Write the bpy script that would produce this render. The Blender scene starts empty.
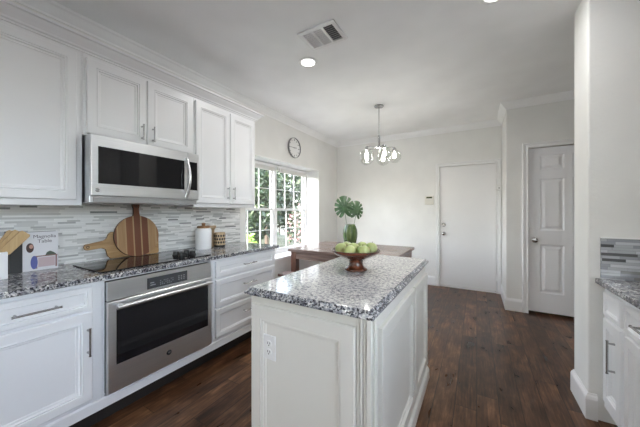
import bpy, bmesh, math, random
from mathutils import Vector, Matrix
from math import pi, sin, cos, atan, radians

SC = bpy.context.scene
COL = SC.collection
random.seed(7)

# ------------------------------------------------------------------ camera, world, lights, exposure
F_PX = 267.0
TH = atan(156.7 / F_PX)
cam_d = bpy.data.cameras.new('camera')
cam = bpy.data.objects.new('camera', cam_d)
COL.objects.link(cam)
cam_d.sensor_width = 36.0
cam_d.lens = F_PX / 640.0 * 36.0
cam_d.shift_y = -2.5 / 640.0
cam_d.clip_start = 0.02
cam.location = (0, 0, 1.29)
cam.rotation_euler = (pi / 2, 0, TH)
SC.camera = cam

world = bpy.data.worlds.new('world')
SC.world = world
world.use_nodes = True
wn = world.node_tree
wn.nodes.clear()
w_out = wn.nodes.new('ShaderNodeOutputWorld')
w_bg = wn.nodes.new('ShaderNodeBackground')
w_sky = wn.nodes.new('ShaderNodeTexSky')
w_sky.sky_type = 'NISHITA'
w_sky.sun_disc = False
w_sky.sun_elevation = radians(48)
w_sky.sun_rotation = radians(190)
w_sky.air_density = 1.0
w_sky.dust_density = 2.5
w_sky.ozone_density = 1.0
w_bg.inputs['Strength'].default_value = 1.85
w_hs = wn.nodes.new('ShaderNodeHueSaturation')          # thin high cloud: a paler sky
w_hs.inputs['Saturation'].default_value = 0.55
wn.links.new(w_sky.outputs[0], w_hs.inputs['Color'])
wn.links.new(w_hs.outputs[0], w_bg.inputs[0])
wn.links.new(w_bg.outputs[0], w_out.inputs[0])

sun_d = bpy.data.lights.new('sun', 'SUN')
sun_d.energy = 8.0
sun_d.angle = radians(1.0)
sun_d.color = (0.97, 0.985, 1.0)
sun = bpy.data.objects.new('sun', sun_d)
COL.objects.link(sun)
sun.rotation_euler = Vector((-0.10, 0.66, -0.72)).to_track_quat('-Z', 'Y').to_euler()

SC.view_settings.view_transform = 'Standard'
SC.view_settings.look = 'None'
SC.view_settings.gamma = 1.0
SC.view_settings.use_curve_mapping = False
SC.view_settings.exposure = 0.58
SC.cycles.use_denoising = True
SC.cycles.max_bounces = 14
SC.cycles.diffuse_bounces = 8
SC.cycles.glossy_bounces = 6
SC.cycles.transparent_max_bounces = 24
SC.cycles.sample_clamp_indirect = 6.0
SC.cycles.caustics_reflective = False
SC.cycles.caustics_refractive = False

LAMP_W = 6.0          # each recessed ceiling lamp
LAMP_COL = (1.0, 0.985, 0.965)
BULB_W = 2.9           # each chandelier bulb

# ------------------------------------------------------------------ materials
def mat(name, color=(.8, .8, .8), rough=.5, metal=0.0, spec=.5, emit=None, es=0.0, trans=0.0, coat=0.0):
    m = bpy.data.materials.new(name)
    m.use_nodes = True
    b = m.node_tree.nodes['Principled BSDF']
    b.inputs['Base Color'].default_value = (*color, 1)
    b.inputs['Roughness'].default_value = rough
    b.inputs['Metallic'].default_value = metal
    b.inputs['Specular IOR Level'].default_value = spec
    b.inputs['Transmission Weight'].default_value = trans
    b.inputs['Coat Weight'].default_value = coat
    if emit:
        b.inputs['Emission Color'].default_value = (*emit, 1)
        b.inputs['Emission Strength'].default_value = es
    return m

class NT:
    """small node-tree helper"""
    def __init__(s, m):
        s.t = m.node_tree
        s.b = s.t.nodes['Principled BSDF']
    def n(s, typ, **kw):
        x = s.t.nodes.new(typ)
        for k, v in kw.items():
            setattr(x, k, v)
        return x
    def set(s, sock, v):
        if hasattr(v, 'is_output') or isinstance(v, bpy.types.NodeSocket):
            s.t.links.new(v, sock)
        else:
            sock.default_value = v
    def obj(s):
        return s.n('ShaderNodeTexCoord').outputs['Object']
    def sep(s, v):
        x = s.n('ShaderNodeSeparateXYZ'); s.set(x.inputs[0], v); return x.outputs
    def comb(s, a, b, c=0.0):
        x = s.n('ShaderNodeCombineXYZ')
        for i, v in enumerate((a, b, c)): s.set(x.inputs[i], v)
        return x.outputs[0]
    def math(s, op, a, b=0.0, clamp=False):
        x = s.n('ShaderNodeMath', operation=op, use_clamp=clamp)
        s.set(x.inputs[0], a); s.set(x.inputs[1], b); return x.outputs[0]
    def noise(s, v, scale, detail=3, rough=.5, dist=0.0, out='Fac'):
        x = s.n('ShaderNodeTexNoise')
        s.set(x.inputs['Vector'], v)
        x.inputs['Scale'].default_value = scale; x.inputs['Detail'].default_value = detail
        x.inputs['Roughness'].default_value = rough; x.inputs['Distortion'].default_value = dist
        return x.outputs[out]
    def vor(s, v, scale, feature='F1', out='Distance', rnd=1.0):
        x = s.n('ShaderNodeTexVoronoi', feature=feature)
        s.set(x.inputs['Vector'], v); x.inputs['Scale'].default_value = scale
        x.inputs['Randomness'].default_value = rnd
        return x.outputs[out]
    def white(s, v, out='Value'):
        x = s.n('ShaderNodeTexWhiteNoise', noise_dimensions='3D'); s.set(x.inputs['Vector'], v); return x.outputs[out]
    def ramp(s, f, stops, interp='LINEAR'):
        x = s.n('ShaderNodeValToRGB'); cr = x.color_ramp; cr.interpolation = interp
        while len(cr.elements) < len(stops): cr.elements.new(0.5)
        for e, (p, c) in zip(cr.elements, stops):
            e.position = p; e.color = (*c, 1) if len(c) == 3 else c
        s.set(x.inputs[0], f); return x.outputs[0]
    def mix(s, f, a, b, typ='MIX'):
        x = s.n('ShaderNodeMix', data_type='RGBA', blend_type=typ)
        s.set(x.inputs['Factor'], f)
        s.set(x.inputs['A'], a if not isinstance(a, tuple) else (*a, 1))
        s.set(x.inputs['B'], b if not isinstance(b, tuple) else (*b, 1))
        for o in x.outputs:
            if o.type == 'RGBA': return o
    def scale(s, v, sc):
        x = s.n('ShaderNodeMapping'); s.set(x.inputs['Vector'], v); x.inputs['Scale'].default_value = sc; return x.outputs[0]
    def bump(s, h, strength=.2, dist=.01):
        x = s.n('ShaderNodeBump'); x.inputs['Strength'].default_value = strength; x.inputs['Distance'].default_value = dist
        s.set(x.inputs['Height'], h); s.t.links.new(x.outputs[0], s.b.inputs['Normal'])
    def color(s, c): s.set(s.b.inputs['Base Color'], c)
    def rough(s, c): s.set(s.b.inputs['Roughness'], c)

def paint(name, c, rough=.5, bs=0.0, bscale=60, var=.03):
    m = mat(name, c, rough)
    t = NT(m); o = t.obj()
    n = t.noise(o, 3.0, 2)
    hi = tuple(min(1, x * (1 + var)) for x in c); lo = tuple(x * (1 - var) for x in c)
    t.color(t.ramp(n, [(.3, lo), (.7, hi)]))
    if bs:
        t.bump(t.noise(o, bscale, 4, .6), bs, .004)
    return m

M = {}
M['wall'] = paint('wall_paint', (.79, .79, .77), .65, .5, 38)
M['ceiling'] = paint('ceiling_paint', (.90, .905, .91), .8, .25, 60)
M['trim'] = paint('white_trim_paint', (.84, .84, .84), .35, var=.01)
M['cab'] = paint('white_cabinet_paint', (.80, .81, .83), .33, var=.012)
M['island'] = paint('cream_cabinet_paint', (.69, .675, .625), .35, var=.015)
M['door'] = paint('door_paint', (.84, .845, .87), .38, var=.01)
M['chrome'] = mat('brushed_nickel', (.42, .42, .425), .22, 1.0)
M['black_glass'] = mat('black_ceramic_glass', (.010, .010, .012), .04, spec=.4)
M['black'] = mat('black_plastic', (.012, .012, .013), .35)
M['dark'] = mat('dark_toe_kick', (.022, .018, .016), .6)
M['plastic'] = mat('white_plastic', (.78, .78, .77), .4)
M['grey_plastic'] = mat('grey_plastic', (.35, .35, .35), .5)
M['ceramic'] = paint('white_ceramic', (.80, .81, .83), .3, .12, 180, var=.03)
M['key'] = mat('panel_markings', (.35, .36, .38), .5)
M['panel'] = mat('dark_control_panel', (.05, .053, .06), .15)
M['concrete'] = paint('pale_bounce_concrete', (.62, .62, .61), .85, .2, 25, var=.06)
M['soil'] = paint('lawn_soil', (.05, .055, .03), .9, .3, 20, var=.4)

def steel():
    m = mat('stainless_steel', (.60, .60, .60), .28, 1.0); t = NT(m)
    n = t.noise(t.scale(t.obj(), (3, 3, 260)), 1.0, 3)
    t.color(t.ramp(n, [(.3, (.71, .725, .745)), (.7, (.77, .785, .80))]))
    t.rough(t.math('ADD', t.math('MULTIPLY', n, .08), .30))
    return m
M['steel'] = steel()

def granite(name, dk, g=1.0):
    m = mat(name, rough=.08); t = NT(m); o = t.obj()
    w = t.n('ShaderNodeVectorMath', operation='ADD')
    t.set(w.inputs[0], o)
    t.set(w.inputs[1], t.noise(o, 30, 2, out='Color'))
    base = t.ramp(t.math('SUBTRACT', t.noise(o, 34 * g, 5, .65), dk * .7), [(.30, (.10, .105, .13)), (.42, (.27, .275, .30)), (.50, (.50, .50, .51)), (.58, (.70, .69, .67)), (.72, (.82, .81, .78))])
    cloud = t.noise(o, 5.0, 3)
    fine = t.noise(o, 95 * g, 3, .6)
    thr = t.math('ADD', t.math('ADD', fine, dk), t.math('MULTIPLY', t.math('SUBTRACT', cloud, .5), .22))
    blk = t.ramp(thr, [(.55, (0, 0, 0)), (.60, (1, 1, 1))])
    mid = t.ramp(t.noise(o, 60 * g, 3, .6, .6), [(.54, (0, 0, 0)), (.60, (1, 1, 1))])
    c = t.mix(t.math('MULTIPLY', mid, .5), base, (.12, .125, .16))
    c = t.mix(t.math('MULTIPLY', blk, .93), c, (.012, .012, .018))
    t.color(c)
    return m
M['granite'] = granite('glare_lightened_granite', -.065, 1.7)  # window glare on the island top is put into this lighter colour
M['granite_dark'] = granite('dark_granite_and_shaded_edge', .045, 1.15)  # darker worktop slabs; also paints the island edges that miss the glare

def floorwood():
    m = mat('dark_plank_floor', rough=.3); t = NT(m); x, y, z = t.sep(t.obj())
    W, L = .127, 1.15
    row = t.math('FLOOR', t.math('DIVIDE', x, W))
    off = t.math('MULTIPLY', t.white(t.comb(row, 3.1, 0)), 7.0)
    yy = t.math('ADD', t.math('DIVIDE', y, L), off)
    brd = t.math('FLOOR', yy)
    rnd = t.white(t.comb(row, brd, 5.0))
    fx = t.math('ABSOLUTE', t.math('SUBTRACT', t.math('FRACT', t.math('DIVIDE', x, W)), .5))
    fy = t.math('ABSOLUTE', t.math('SUBTRACT', t.math('FRACT', yy), .5))
    gap = t.math('MAXIMUM', t.math('GREATER_THAN', fx, .482), t.math('GREATER_THAN', fy, .4985))
    sh = t.comb(t.math('ADD', x, t.math('MULTIPLY', rnd, 9.0)), t.math('ADD', y, t.math('MULTIPLY', rnd, 31.0)), 0)
    g1 = t.noise(t.scale(sh, (55, 4.0, 1)), 1.0, 6, .7, .6)
    g2 = t.noise(t.scale(sh, (9, 4.0, 1)), 1.0, 3, .55, .5)
    f = t.math('ADD', t.math('MULTIPLY', g1, .5), t.math('MULTIPLY', g2, .5))
    f = t.math('ADD', f, t.math('MULTIPLY', t.math('SUBTRACT', rnd, .5), .15))
    c = t.ramp(f, [(.33, (.018, .008, .004)), (.45, (.066, .029, .014)), (.54, (.12, .056, .027)), (.66, (.26, .132, .066))])
    c = t.mix(t.math('MULTIPLY', gap, .85), c, (.006, .004, .003))
    t.color(c)
    t.rough(t.math('ADD', t.math('MULTIPLY', g2, .1), .24))
    h = t.math('SUBTRACT', t.math('MULTIPLY', f, .5), t.math('MULTIPLY', gap, .6))
    t.bump(g2, .06, .003)
    t.b.inputs['Specular IOR Level'].default_value = .4
    return m
M['floor'] = floorwood()

def mosaic(name, axis, dark=False):
    """thin strip glass and stone tiles; axis 0: runs along X, 1: along Y"""
    m = mat(name, rough=.16); t = NT(m); s = t.sep(t.obj())
    u, v = s[axis], s[2]
    RH = .0125 if not dark else .017
    row = t.math('FLOOR', t.math('DIVIDE', v, RH))
    off = t.math('MULTIPLY', t.white(t.comb(row, 1.7, 0)), 13.0)
    ln = t.math('ADD', t.math('MULTIPLY', t.white(t.comb(row, 9.2, 4.0)), .13), .06)
    uu = t.math('ADD', t.math('DIVIDE', u, ln), off)
    brick = t.math('FLOOR', uu)
    r = t.white(t.comb(row, brick, 2.0))
    if dark:
        c = t.ramp(r, [(0, (.06, .063, .065)), (.08, (.30, .32, .35)), (.4, (.45, .47, .50)), (.7, (.58, .60, .64)), (.92, (.2, .2, .2))], 'CONSTANT')
    else:
        c = t.ramp(r, [(0, (.17, .175, .18)), (.035, (.46, .465, .46)), (.12, (.66, .665, .655)), (.28, (.79, .79, .78)), (.5, (.90, .90, .89)), (.9, (.58, .58, .57))], 'CONSTANT')
    vein = t.noise(t.scale(t.obj(), (6, 6, 70)), 1.0, 4)
    c = t.mix(t.math('MULTIPLY', vein, .25), c, (.62, .622, .61) if not dark else (.2, .21, .23))
    fv = t.math('ABSOLUTE', t.math('SUBTRACT', t.math('FRACT', t.math('DIVIDE', v, RH)), .5))
    fu = t.math('MULTIPLY', t.math('ABSOLUTE', t.math('SUBTRACT', t.math('FRACT', uu), .5)), 1.0)
    gap = t.math('MAXIMUM', t.math('GREATER_THAN', fv, .455), t.math('GREATER_THAN', fu, .493))
    c = t.mix(t.math('MULTIPLY', gap, .6), c, (.66, .66, .64) if not dark else (.16, .165, .17))
    t.color(c)
    t.rough(t.math('ADD', t.math('MULTIPLY', t.white(t.comb(brick, row, 7.0)), .3), .05))
    t.bump(t.math('SUBTRACT', t.math('MULTIPLY', r, .5), gap), .25, .002)
    return m
M['tile'] = mosaic('strip_mosaic_tile', 1)
M['tile_dark'] = mosaic('grey_strip_mosaic_tile', 0, True)

def wood(name, stops, axis=1, rough=.4, sc=(1, 1, 1), coat=0.0):
    m = mat(name, rough=rough, coat=coat); t = NT(m)
    k = [22, 22, 22]; k[axis] = 1.6
    k = tuple(a * b for a, b in zip(k, sc))
    n = t.noise(t.scale(t.obj(), k), 1.0, 5, .6, 1.0)
    t.color(t.ramp(n, stops))
    t.bump(n, .08, .002)
    return m
M['table'] = wood('walnut_table_wood', [(.3, (.13, .085, .068)), (.5, (.21, .145, .12)), (.7, (.30, .215, .18))], 0, .25)
M['leg_wood'] = wood('reddish_table_wood', [(.3, (.06, .024, .015)), (.5, (.13, .052, .032)), (.7, (.2, .09, .055))], 2, .35)
M['mahogany'] = wood('mahogany_bowl_wood', [(.3, (.035, .010, .005)), (.5, (.085, .025, .012)), (.7, (.17, .055, .025))], 0, .18, coat=.4)
M['bamboo'] = wood('pale_bamboo', [(.3, (.36, .23, .10)), (.5, (.50, .34, .16)), (.7, (.60, .43, .23))], 2, .45)
M['lid_wood'] = wood('brown_lid_wood', [(.3, (.20, .10, .045)), (.6, (.36, .20, .10))], 0, .45)
M['tan_wood'] = wood('tan_wood', [(.3, (.36, .25, .14)), (.6, (.56, .42, .27))], 2, .5)
M['pale_board'] = wood('pale_acacia', [(.3, (.24, .13, .05)), (.5, (.42, .26, .12)), (.7, (.55, .38, .20))], 1, .4)
M['fence'] = wood('fence_wood', [(.3, (.10, .06, .04)), (.6, (.2, .13, .09))], 2, .8)

def stripes():
    m = mat('striped_acacia', rough=.38); t = NT(m); o = t.obj(); x, y, z = t.sep(o)
    s = t.math('DIVIDE', y, .058)
    row = t.math('FLOOR', t.math('ADD', s, .5))
    c0 = t.ramp(t.white(t.comb(row, 4.0, 8.0)), [(0, (.17, .055, .028)), (.35, (.26, .10, .045)), (.6, (.34, .18, .085)), (.82, (.46, .28, .14))], 'CONSTANT')
    f = t.math('ABSOLUTE', t.math('SUBTRACT', t.math('FRACT', t.math('ADD', s, .5)), .5))
    edge = t.math('GREATER_THAN', f, .41)
    c0 = t.mix(edge, c0, (.52, .36, .19))
    n = t.noise(t.scale(o, (20, 60, 4)), 1.0, 5, .6, .8)
    t.color(t.mix(t.math('MULTIPLY', n, .55), c0, (.10, .045, .02)))
    return m
M['stripes'] = stripes()

def leafmat(name, stops, rough=.45):
    m = mat(name, rough=rough); t = NT(m)
    g = t.n('ShaderNodeNewGeometry')
    t.color(t.ramp(g.outputs['Random Per Island'], stops))
    return m
M['leaves'] = leafmat('shrub_leaves', [(0, (.012, .026, .012)), (.5, (.028, .05, .022)), (.85, (.07, .10, .045)), (1, (.16, .2, .1))])
M['bright_leaves'] = leafmat('bright_leaves', [(0, (.12, .24, .03)), (.6, (.25, .42, .07)), (1, (.42, .6, .16))])
M['pink_leaves'] = leafmat('pink_flowering_leaves', [(0, (.03, .05, .025)), (.62, (.06, .09, .045)), (.7, (.36, .14, .15)), (.88, (.42, .24, .24)), (1, (.5, .4, .38))])
M['bark'] = paint('bark', (.10, .075, .055), .9, .4, 30, var=.3)

def monstera():
    m = mat('monstera_green', (.03, .085, .03), .35); t = NT(m)
    n = t.noise(t.obj(), 14, 3)
    t.color(t.ramp(n, [(.3, (.018, .05, .018)), (.7, (.055, .13, .045))]))
    return m
M['monstera'] = monstera()
def vaseglass():
    m = mat('green_ribbed_glass', rough=.12); t = NT(m)
    n = t.noise(t.scale(t.obj(), (26, 26, 2.2)), 1.0, 3, .5, .5)
    t.color(t.ramp(n, [(.35, (.022, .05, .014)), (.55, (.085, .14, .045)), (.7, (.22, .28, .12))]))
    t.b.inputs['Transmission Weight'].default_value = .15
    return m
M['vase'] = vaseglass()
def fruit():
    m = mat('pale_green_fruit', rough=.35); t = NT(m)
    n = t.noise(t.obj(), 22, 3)
    t.color(t.ramp(n, [(.3, (.36, .43, .15)), (.55, (.50, .55, .24)), (.75, (.62, .64, .36))]))
    t.b.inputs['Subsurface Weight'].default_value = .05
    return m
M['fruit'] = fruit()

def thin_glass(name, tint=(.97, .98, .98), seed=False):
    m = bpy.data.materials.new(name); m.use_nodes = True
    t = m.node_tree; t.nodes.clear()
    out = t.nodes.new('ShaderNodeOutputMaterial'); mx = t.nodes.new('ShaderNodeMixShader')
    tr = t.nodes.new('ShaderNodeBsdfTransparent'); tr.inputs[0].default_value = (*tint, 1)
    gl = t.nodes.new('ShaderNodeBsdfGlossy'); gl.inputs['Roughness'].default_value = .02
    fr = t.nodes.new('ShaderNodeFresnel'); fr.inputs[0].default_value = 1.5
    ge = t.nodes.new('ShaderNodeNewGeometry'); mr = t.nodes.new('ShaderNodeMapRange')   # same reflectance entering and leaving the pane
    mr.inputs['To Min'].default_value = 1.5; mr.inputs['To Max'].default_value = 1 / 1.5
    t.links.new(ge.outputs['Backfacing'], mr.inputs['Value']); t.links.new(mr.outputs[0], fr.inputs[0])
    t.links.new(fr.outputs[0], mx.inputs[0]); t.links.new(tr.outputs[0], mx.inputs[1]); t.links.new(gl.outputs[0], mx.inputs[2])
    t.links.new(mx.outputs[0], out.inputs[0])
    if seed:
        tc = t.nodes.new('ShaderNodeTexCoord'); nz = t.nodes.new('ShaderNodeTexNoise'); nz.inputs['Scale'].default_value = 28
        bp = t.nodes.new('ShaderNodeBump'); bp.inputs['Strength'].default_value = .2; bp.inputs['Distance'].default_value = .02
        t.links.new(tc.outputs['Object'], nz.inputs['Vector']); t.links.new(nz.outputs[0], bp.inputs['Height'])
        t.links.new(bp.outputs[0], gl.inputs['Normal']); t.links.new(bp.outputs[0], fr.inputs['Normal'])
    return m
M['pane'] = thin_glass('window_glass')
M['globe'] = thin_glass('seeded_globe_glass', (.93, .94, .93), True)
M['lens'] = mat('lit_lamp_lens', (.9, .9, .9), .5, emit=(1, .97, .93), es=2.6)
M['bulb'] = mat('lit_bulb', (.9, .9, .9), .5, emit=(1, .95, .86), es=3.0)
M['shade'] = mat('pale_blind_fabric', (.78, .77, .74), .8)

# ------------------------------------------------------------------ building helpers
def wloc(o):
    v = Vector((0, 0, 0))
    while o is not None:
        v = v + o.location; o = o.parent
    return v

def Fr(origin, face):
    """local frame of a face: u right, v up, n out towards the viewer"""
    U = {'+X': Vector((0, 1, 0)), '-X': Vector((0, -1, 0)), '-Y': Vector((1, 0, 0)), '+Y': Vector((-1, 0, 0)), '+Z': Vector((1, 0, 0))}[face]
    V = Vector((0, 1, 0)) if face == '+Z' else Vector((0, 0, 1))
    N = U.cross(V)
    O = Vector(origin)
    return lambda u, v, n=0.0: O + U * u + V * v + N * n

class MB:
    def __init__(s): s.bm = bmesh.new()
    def box(s, x0, x1, y0, y1, z0, z1):
        v = [s.bm.verts.new((x, y, z)) for x in (min(x0, x1), max(x0, x1)) for y in (min(y0, y1), max(y0, y1)) for z in (min(z0, z1), max(z0, z1))]
        for f in ((0, 1, 3, 2), (4, 6, 7, 5), (0, 4, 5, 1), (2, 3, 7, 6), (0, 2, 6, 4), (1, 5, 7, 3)):
            s.bm.faces.new([v[i] for i in f])
        return s
    def fbox(s, fr, u0, u1, v0, v1, n0, n1):
        v = [s.bm.verts.new(fr(u, w, n)) for u in (u0, u1) for w in (v0, v1) for n in (n0, n1)]
        for f in ((0, 1, 3, 2), (4, 6, 7, 5), (0, 4, 5, 1), (2, 3, 7, 6), (0, 2, 6, 4), (1, 5, 7, 3)):
            s.bm.faces.new([v[i] for i in f])
        return s
    def rings(s, loops, cap0=True, cap1=True):
        vs = [[s.bm.verts.new(p) for p in lp] for lp in loops]
        n = len(vs[0])
        for a, b in zip(vs, vs[1:]):
            for i in range(n):
                s.bm.faces.new((a[i], a[(i + 1) % n], b[(i + 1) % n], b[i]))
        if cap0: s.bm.faces.new(list(reversed(vs[0])))
        if cap1: s.bm.faces.new(vs[-1])
        return s
    def panel(s, fr, u0, u1, v0, v1, prof, cap0=True):
        """stack of inset rectangles; prof = [(inset, n)]"""
        return s.rings([[fr(u0 + i, v0 + i, n), fr(u1 - i, v0 + i, n), fr(u1 - i, v1 - i, n), fr(u0 + i, v1 - i, n)] for i, n in prof], cap0)
    def lathe(s, c, prof, seg=28, axis='Z', cap0=True, cap1=True, ribs=0, rib=0.0):
        c = Vector(c); loops = []
        for r, h in prof:
            lp = []
            for k in range(seg):
                a = 2 * pi * k / seg
                rr = r * (1 + rib * cos(ribs * a)) if ribs else r
                p, q = rr * cos(a), rr * sin(a)
                lp.append(c + Vector({'Z': (p, q, h), 'X': (h, p, q), 'Y': (q, h, p), '-X': (-h, -p, q), '-Y': (p, -h, q)}[axis]))
            loops.append(lp)
        return s.rings(loops, cap0, cap1)
    def tube(s, pts, r, seg=10, caps=True):
        pts = [Vector(p) for p in pts]; loops = []
        rs = r if isinstance(r, (list, tuple)) else [r] * len(pts)
        ref = None
        for i, p in enumerate(pts):
            t = (pts[min(i + 1, len(pts) - 1)] - pts[max(i - 1, 0)]).normalized()
            if ref is None:
                ref = Vector((0, 0, 1)) if abs(t.z) < .9 else Vector((1, 0, 0))
            a = (ref - t * ref.dot(t)).normalized(); b = t.cross(a); ref = a
            loops.append([p + (a * cos(2 * pi * k / seg) + b * sin(2 * pi * k / seg)) * rs[i] for k in range(seg)])
        return s.rings(loops, caps, caps)
    def sweep(s, path, prof, side=1, closed=False):
        """extrude profile [(out, z)] along a floor-plan polyline with mitred corners"""
        P = [Vector((*p, 0)) for p in path]; loops = []; n = len(P)
        for i in range(n):
            a = P[i] - P[i - 1] if (i > 0 or closed) else P[1] - P[0]
            b = P[(i + 1) % n] - P[i] if (i < n - 1 or closed) else P[-1] - P[-2]
            na = Vector((-a.y, a.x, 0)).normalized() * side; nb = Vector((-b.y, b.x, 0)).normalized() * side
            m = (na + nb); m = m / max(.2, m.dot(na)) if m.length > 1e-6 else na
            loops.append([P[i] + m * d + Vector((0, 0, z)) for d, z in prof])
        if closed: loops.append(loops[0])
        return s.rings(loops, not closed, not closed)
    def prism(s, fr, outline, n0, n1):
        return s.rings([[fr(u, v, n0) for u, v in outline], [fr(u, v, n1) for u, v in outline]])
    def build(s, name, m, parent=None, bevel=0.0, smooth=False, kind=None, seg=2, keep=False):
        bmesh.ops.remove_doubles(s.bm, verts=s.bm.verts, dist=1e-6)
        if not keep: bmesh.ops.recalc_face_normals(s.bm, faces=s.bm.faces)
        off = wloc(parent)
        for v in s.bm.verts: v.co -= off
        me = bpy.data.meshes.new(name)
        s.bm.to_mesh(me); s.bm.free()
        if smooth:
            for p in me.polygons: p.use_smooth = True
            me.set_sharp_from_angle(angle=radians(40))
        me.materials.append(m)
        o = bpy.data.objects.new(name, me); COL.objects.link(o); o.parent = parent
        if bevel:
            b = o.modifiers.new('bevel', 'BEVEL'); b.width = bevel; b.segments = seg; b.limit_method = 'ANGLE'
        if kind: o['kind'] = kind
        return o

def rest(o):
    """put the origin of a one-mesh thing at its base centre"""
    vs = o.data.vertices
    lo = Vector([min(v.co[i] for v in vs) for i in range(3)]); hi = Vector([max(v.co[i] for v in vs) for i in range(3)])
    c = Vector(((lo.x + hi.x) / 2, (lo.y + hi.y) / 2, lo.z))
    for v in vs: v.co -= c
    o.location = o.location + c
    return o

def tag(o, label, cat, group=None):
    o['label'] = label; o['category'] = cat
    if group: o['group'] = group
    return o

def thing(name, loc, label, cat, group=None):
    o = bpy.data.objects.new(name, None); COL.objects.link(o)
    o.empty_display_size = .1; o.location = loc
    return tag(o, label, cat, group)

def struct(name, mb, m, bevel=0.0, smooth=False):
    return mb.build(name, m, None, bevel, smooth, 'structure')

def text(name, body, size, fr_mat, m, parent, extrude=.0004):
    cu = bpy.data.curves.new(name, 'FONT'); cu.body = body; cu.size = size
    cu.align_x = 'CENTER'; cu.align_y = 'CENTER'; cu.extrude = extrude
    tmp = bpy.data.objects.new(name + '_tmp', cu); COL.objects.link(tmp)
    dg = bpy.context.evaluated_depsgraph_get(); dg.update()
    me = bpy.data.meshes.new_from_object(tmp.evaluated_get(dg))
    bpy.data.objects.remove(tmp)
    me.transform(fr_mat)
    off = wloc(parent)
    for v in me.vertices: v.co -= off
    me.materials.clear(); me.materials.append(m)
    me.name = name
    o = bpy.data.objects.new(name, me); COL.objects.link(o); o.parent = parent
    return o

def face_mat(fr, u, v, n):
    o = fr(u, v, n); U = fr(1, 0) - fr(0, 0); V = fr(0, 1) - fr(0, 0); N = U.cross(V)
    return Matrix(((U.x, V.x, N.x, o.x), (U.y, V.y, N.y, o.y), (U.z, V.z, N.z, o.z), (0, 0, 0, 1)))

def pull(parent, fr, u, v, L, vertical, n0):
    b = MB()
    d = .03
    P = (lambda t, n: fr(u, v + t, n)) if vertical else (lambda t, n: fr(u + t, v, n))
    b.tube([P(-L / 2, n0 + d), P(L / 2, n0 + d)], .0052, 10)
    for q in (-1, 1):
        b.tube([P(q * (L / 2 - .012), n0), P(q * (L / 2 - .012), n0 + d)], [.0065, .0045], 8)
        b.tube([P(q * (L / 2), n0 + d), P(q * (L / 2 + .004), n0 + d)], .0065, 10)
    return b.build('handle', M['chrome'], parent, smooth=True)

def door_prof(t=.02, rail=.048):
    return [(0, 0), (0, t - .004), (.004, t), (rail, t), (rail + .002, t - .006), (rail + .010, t - .003), (rail + .015, t - .0105),
            (rail + .025, t - .0115), (rail + .028, t - .015)]
def drawer_prof(t=.02, rail=.026):
    return [(0, 0), (0, t - .005), (.005, t), (rail, t), (rail + .002, t - .006), (rail + .008, t - .003), (rail + .012, t - .010), (rail + .018, t - .011)]

def cab_door(parent, fr, u0, u1, v0, v1, m, n0=0.0, rail=.047):
    return MB().panel(fr, u0, u1, v0, v1, [(i, n0 + n) for i, n in door_prof(.02, rail)]).build('door', m, parent, smooth=False)
def cab_drawer(parent, fr, u0, u1, v0, v1, m, n0=0.0, rail=.024):
    return MB().panel(fr, u0, u1, v0, v1, [(i, n0 + n) for i, n in drawer_prof(.02, rail)]).build('drawer', m, parent)

# ------------------------------------------------------------------ room shell
CH = 2.70
XL, YF = -2.52, 5.0
WY0, WY1, WZ0, WZ1 = 2.44, 4.24, .60, 2.03       # window recess in the left wall
XG = -2.82                                          # plane of the sashes
struct('floor', MB().box(-2.95, 2.45, -3.4, 5.25, -.12, 0), M['floor'])
struct('ceiling', MB().box(-2.95, 2.45, -3.4, 5.25, CH, CH + .12), M['ceiling'])
b = MB()
wy0, wy1, wz0, wz1 = WY0 - .013, WY1 + .013, WZ0 - .031, WZ1 + .013
b.box(XL - .2, XL, -3.3, wy0, 0, CH); b.box(XL - .2, XL, wy1, YF, 0, CH)
b.box(XL - .2, XL, wy0, wy1, 0, wz0); b.box(XL - .2, XL, wy0, wy1, wz1, CH)
struct('wall_left', b, M['wall'])
b = MB()                                            # deep white window returns
b.box(XG - .06, XL + .004, WY0 - .012, WY0, WZ0, WZ1); b.box(XG - .06, XL + .004, WY1, WY1 + .012, WZ0, WZ1)
b.box(XG - .06, XL + .004, WY0 - .012, WY1 + .012, WZ1, WZ1 + .012)
b.box(XG - .06, XL + .025, WY0 - .012, WY1 + .012, WZ0 - .03, WZ0)
struct('trim_1', b, M['trim'])
# far wall with the entry door opening
DX0, DX1, DH = -.546, .262, 2.04
b = MB()
b.box(XL - .2, DX0 - .003, YF, YF + .15, 0, CH); b.box(DX1 + .003, .45, YF, YF + .15, 0, CH); b.box(DX0 - .003, DX1 + .003, YF, YF + .15, DH + .004, CH)
b.box(DX0 - .003, DX1 + .003, YF + .1, YF + .15, 0, DH + .004)
struct('wall_far', b, M['wall'])
# pantry block
PX, PY = .335, 4.25
QX0, QX1 = .567, 1.33
b = MB()
b.box(PX, QX0 - .003, PY, YF, 0, CH); b.box(QX1 + .003, 2.3, PY, YF, 0, CH); b.box(QX0 - .003, QX1 + .003, PY, YF, DH + .044, CH)
b.box(QX0 - .003, QX1 + .003, PY + .12, YF, 0, DH + .044)
struct('wall_pantry', b, M['wall'])
RX, RY0, RY1 = .60, 2.285, 2.565                    # end wall beside the right-hand counter
struct('wall_wing', MB().box(RX, 2.3, RY0, RY1, 0, CH), M['wall'], .008)
struct('wall_hall', MB().box(2.3, 2.45, RY0, YF, 0, CH), M['wall'])
SY0, SY1, SZ0, SZ1 = -1.6, .95, 1.0, 2.45            # window opening added in the unseen right-hand wall to bring in side light
b = MB(); b.box(1.235, 1.38, -3.3, SY0, 0, CH); b.box(1.235, 1.38, SY1, RY0, 0, CH); b.box(1.235, 1.38, SY0, SY1, 0, SZ0); b.box(1.235, 1.38, SY0, SY1, SZ1, CH)
struct('wall_right', b, M['wall'])
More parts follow.
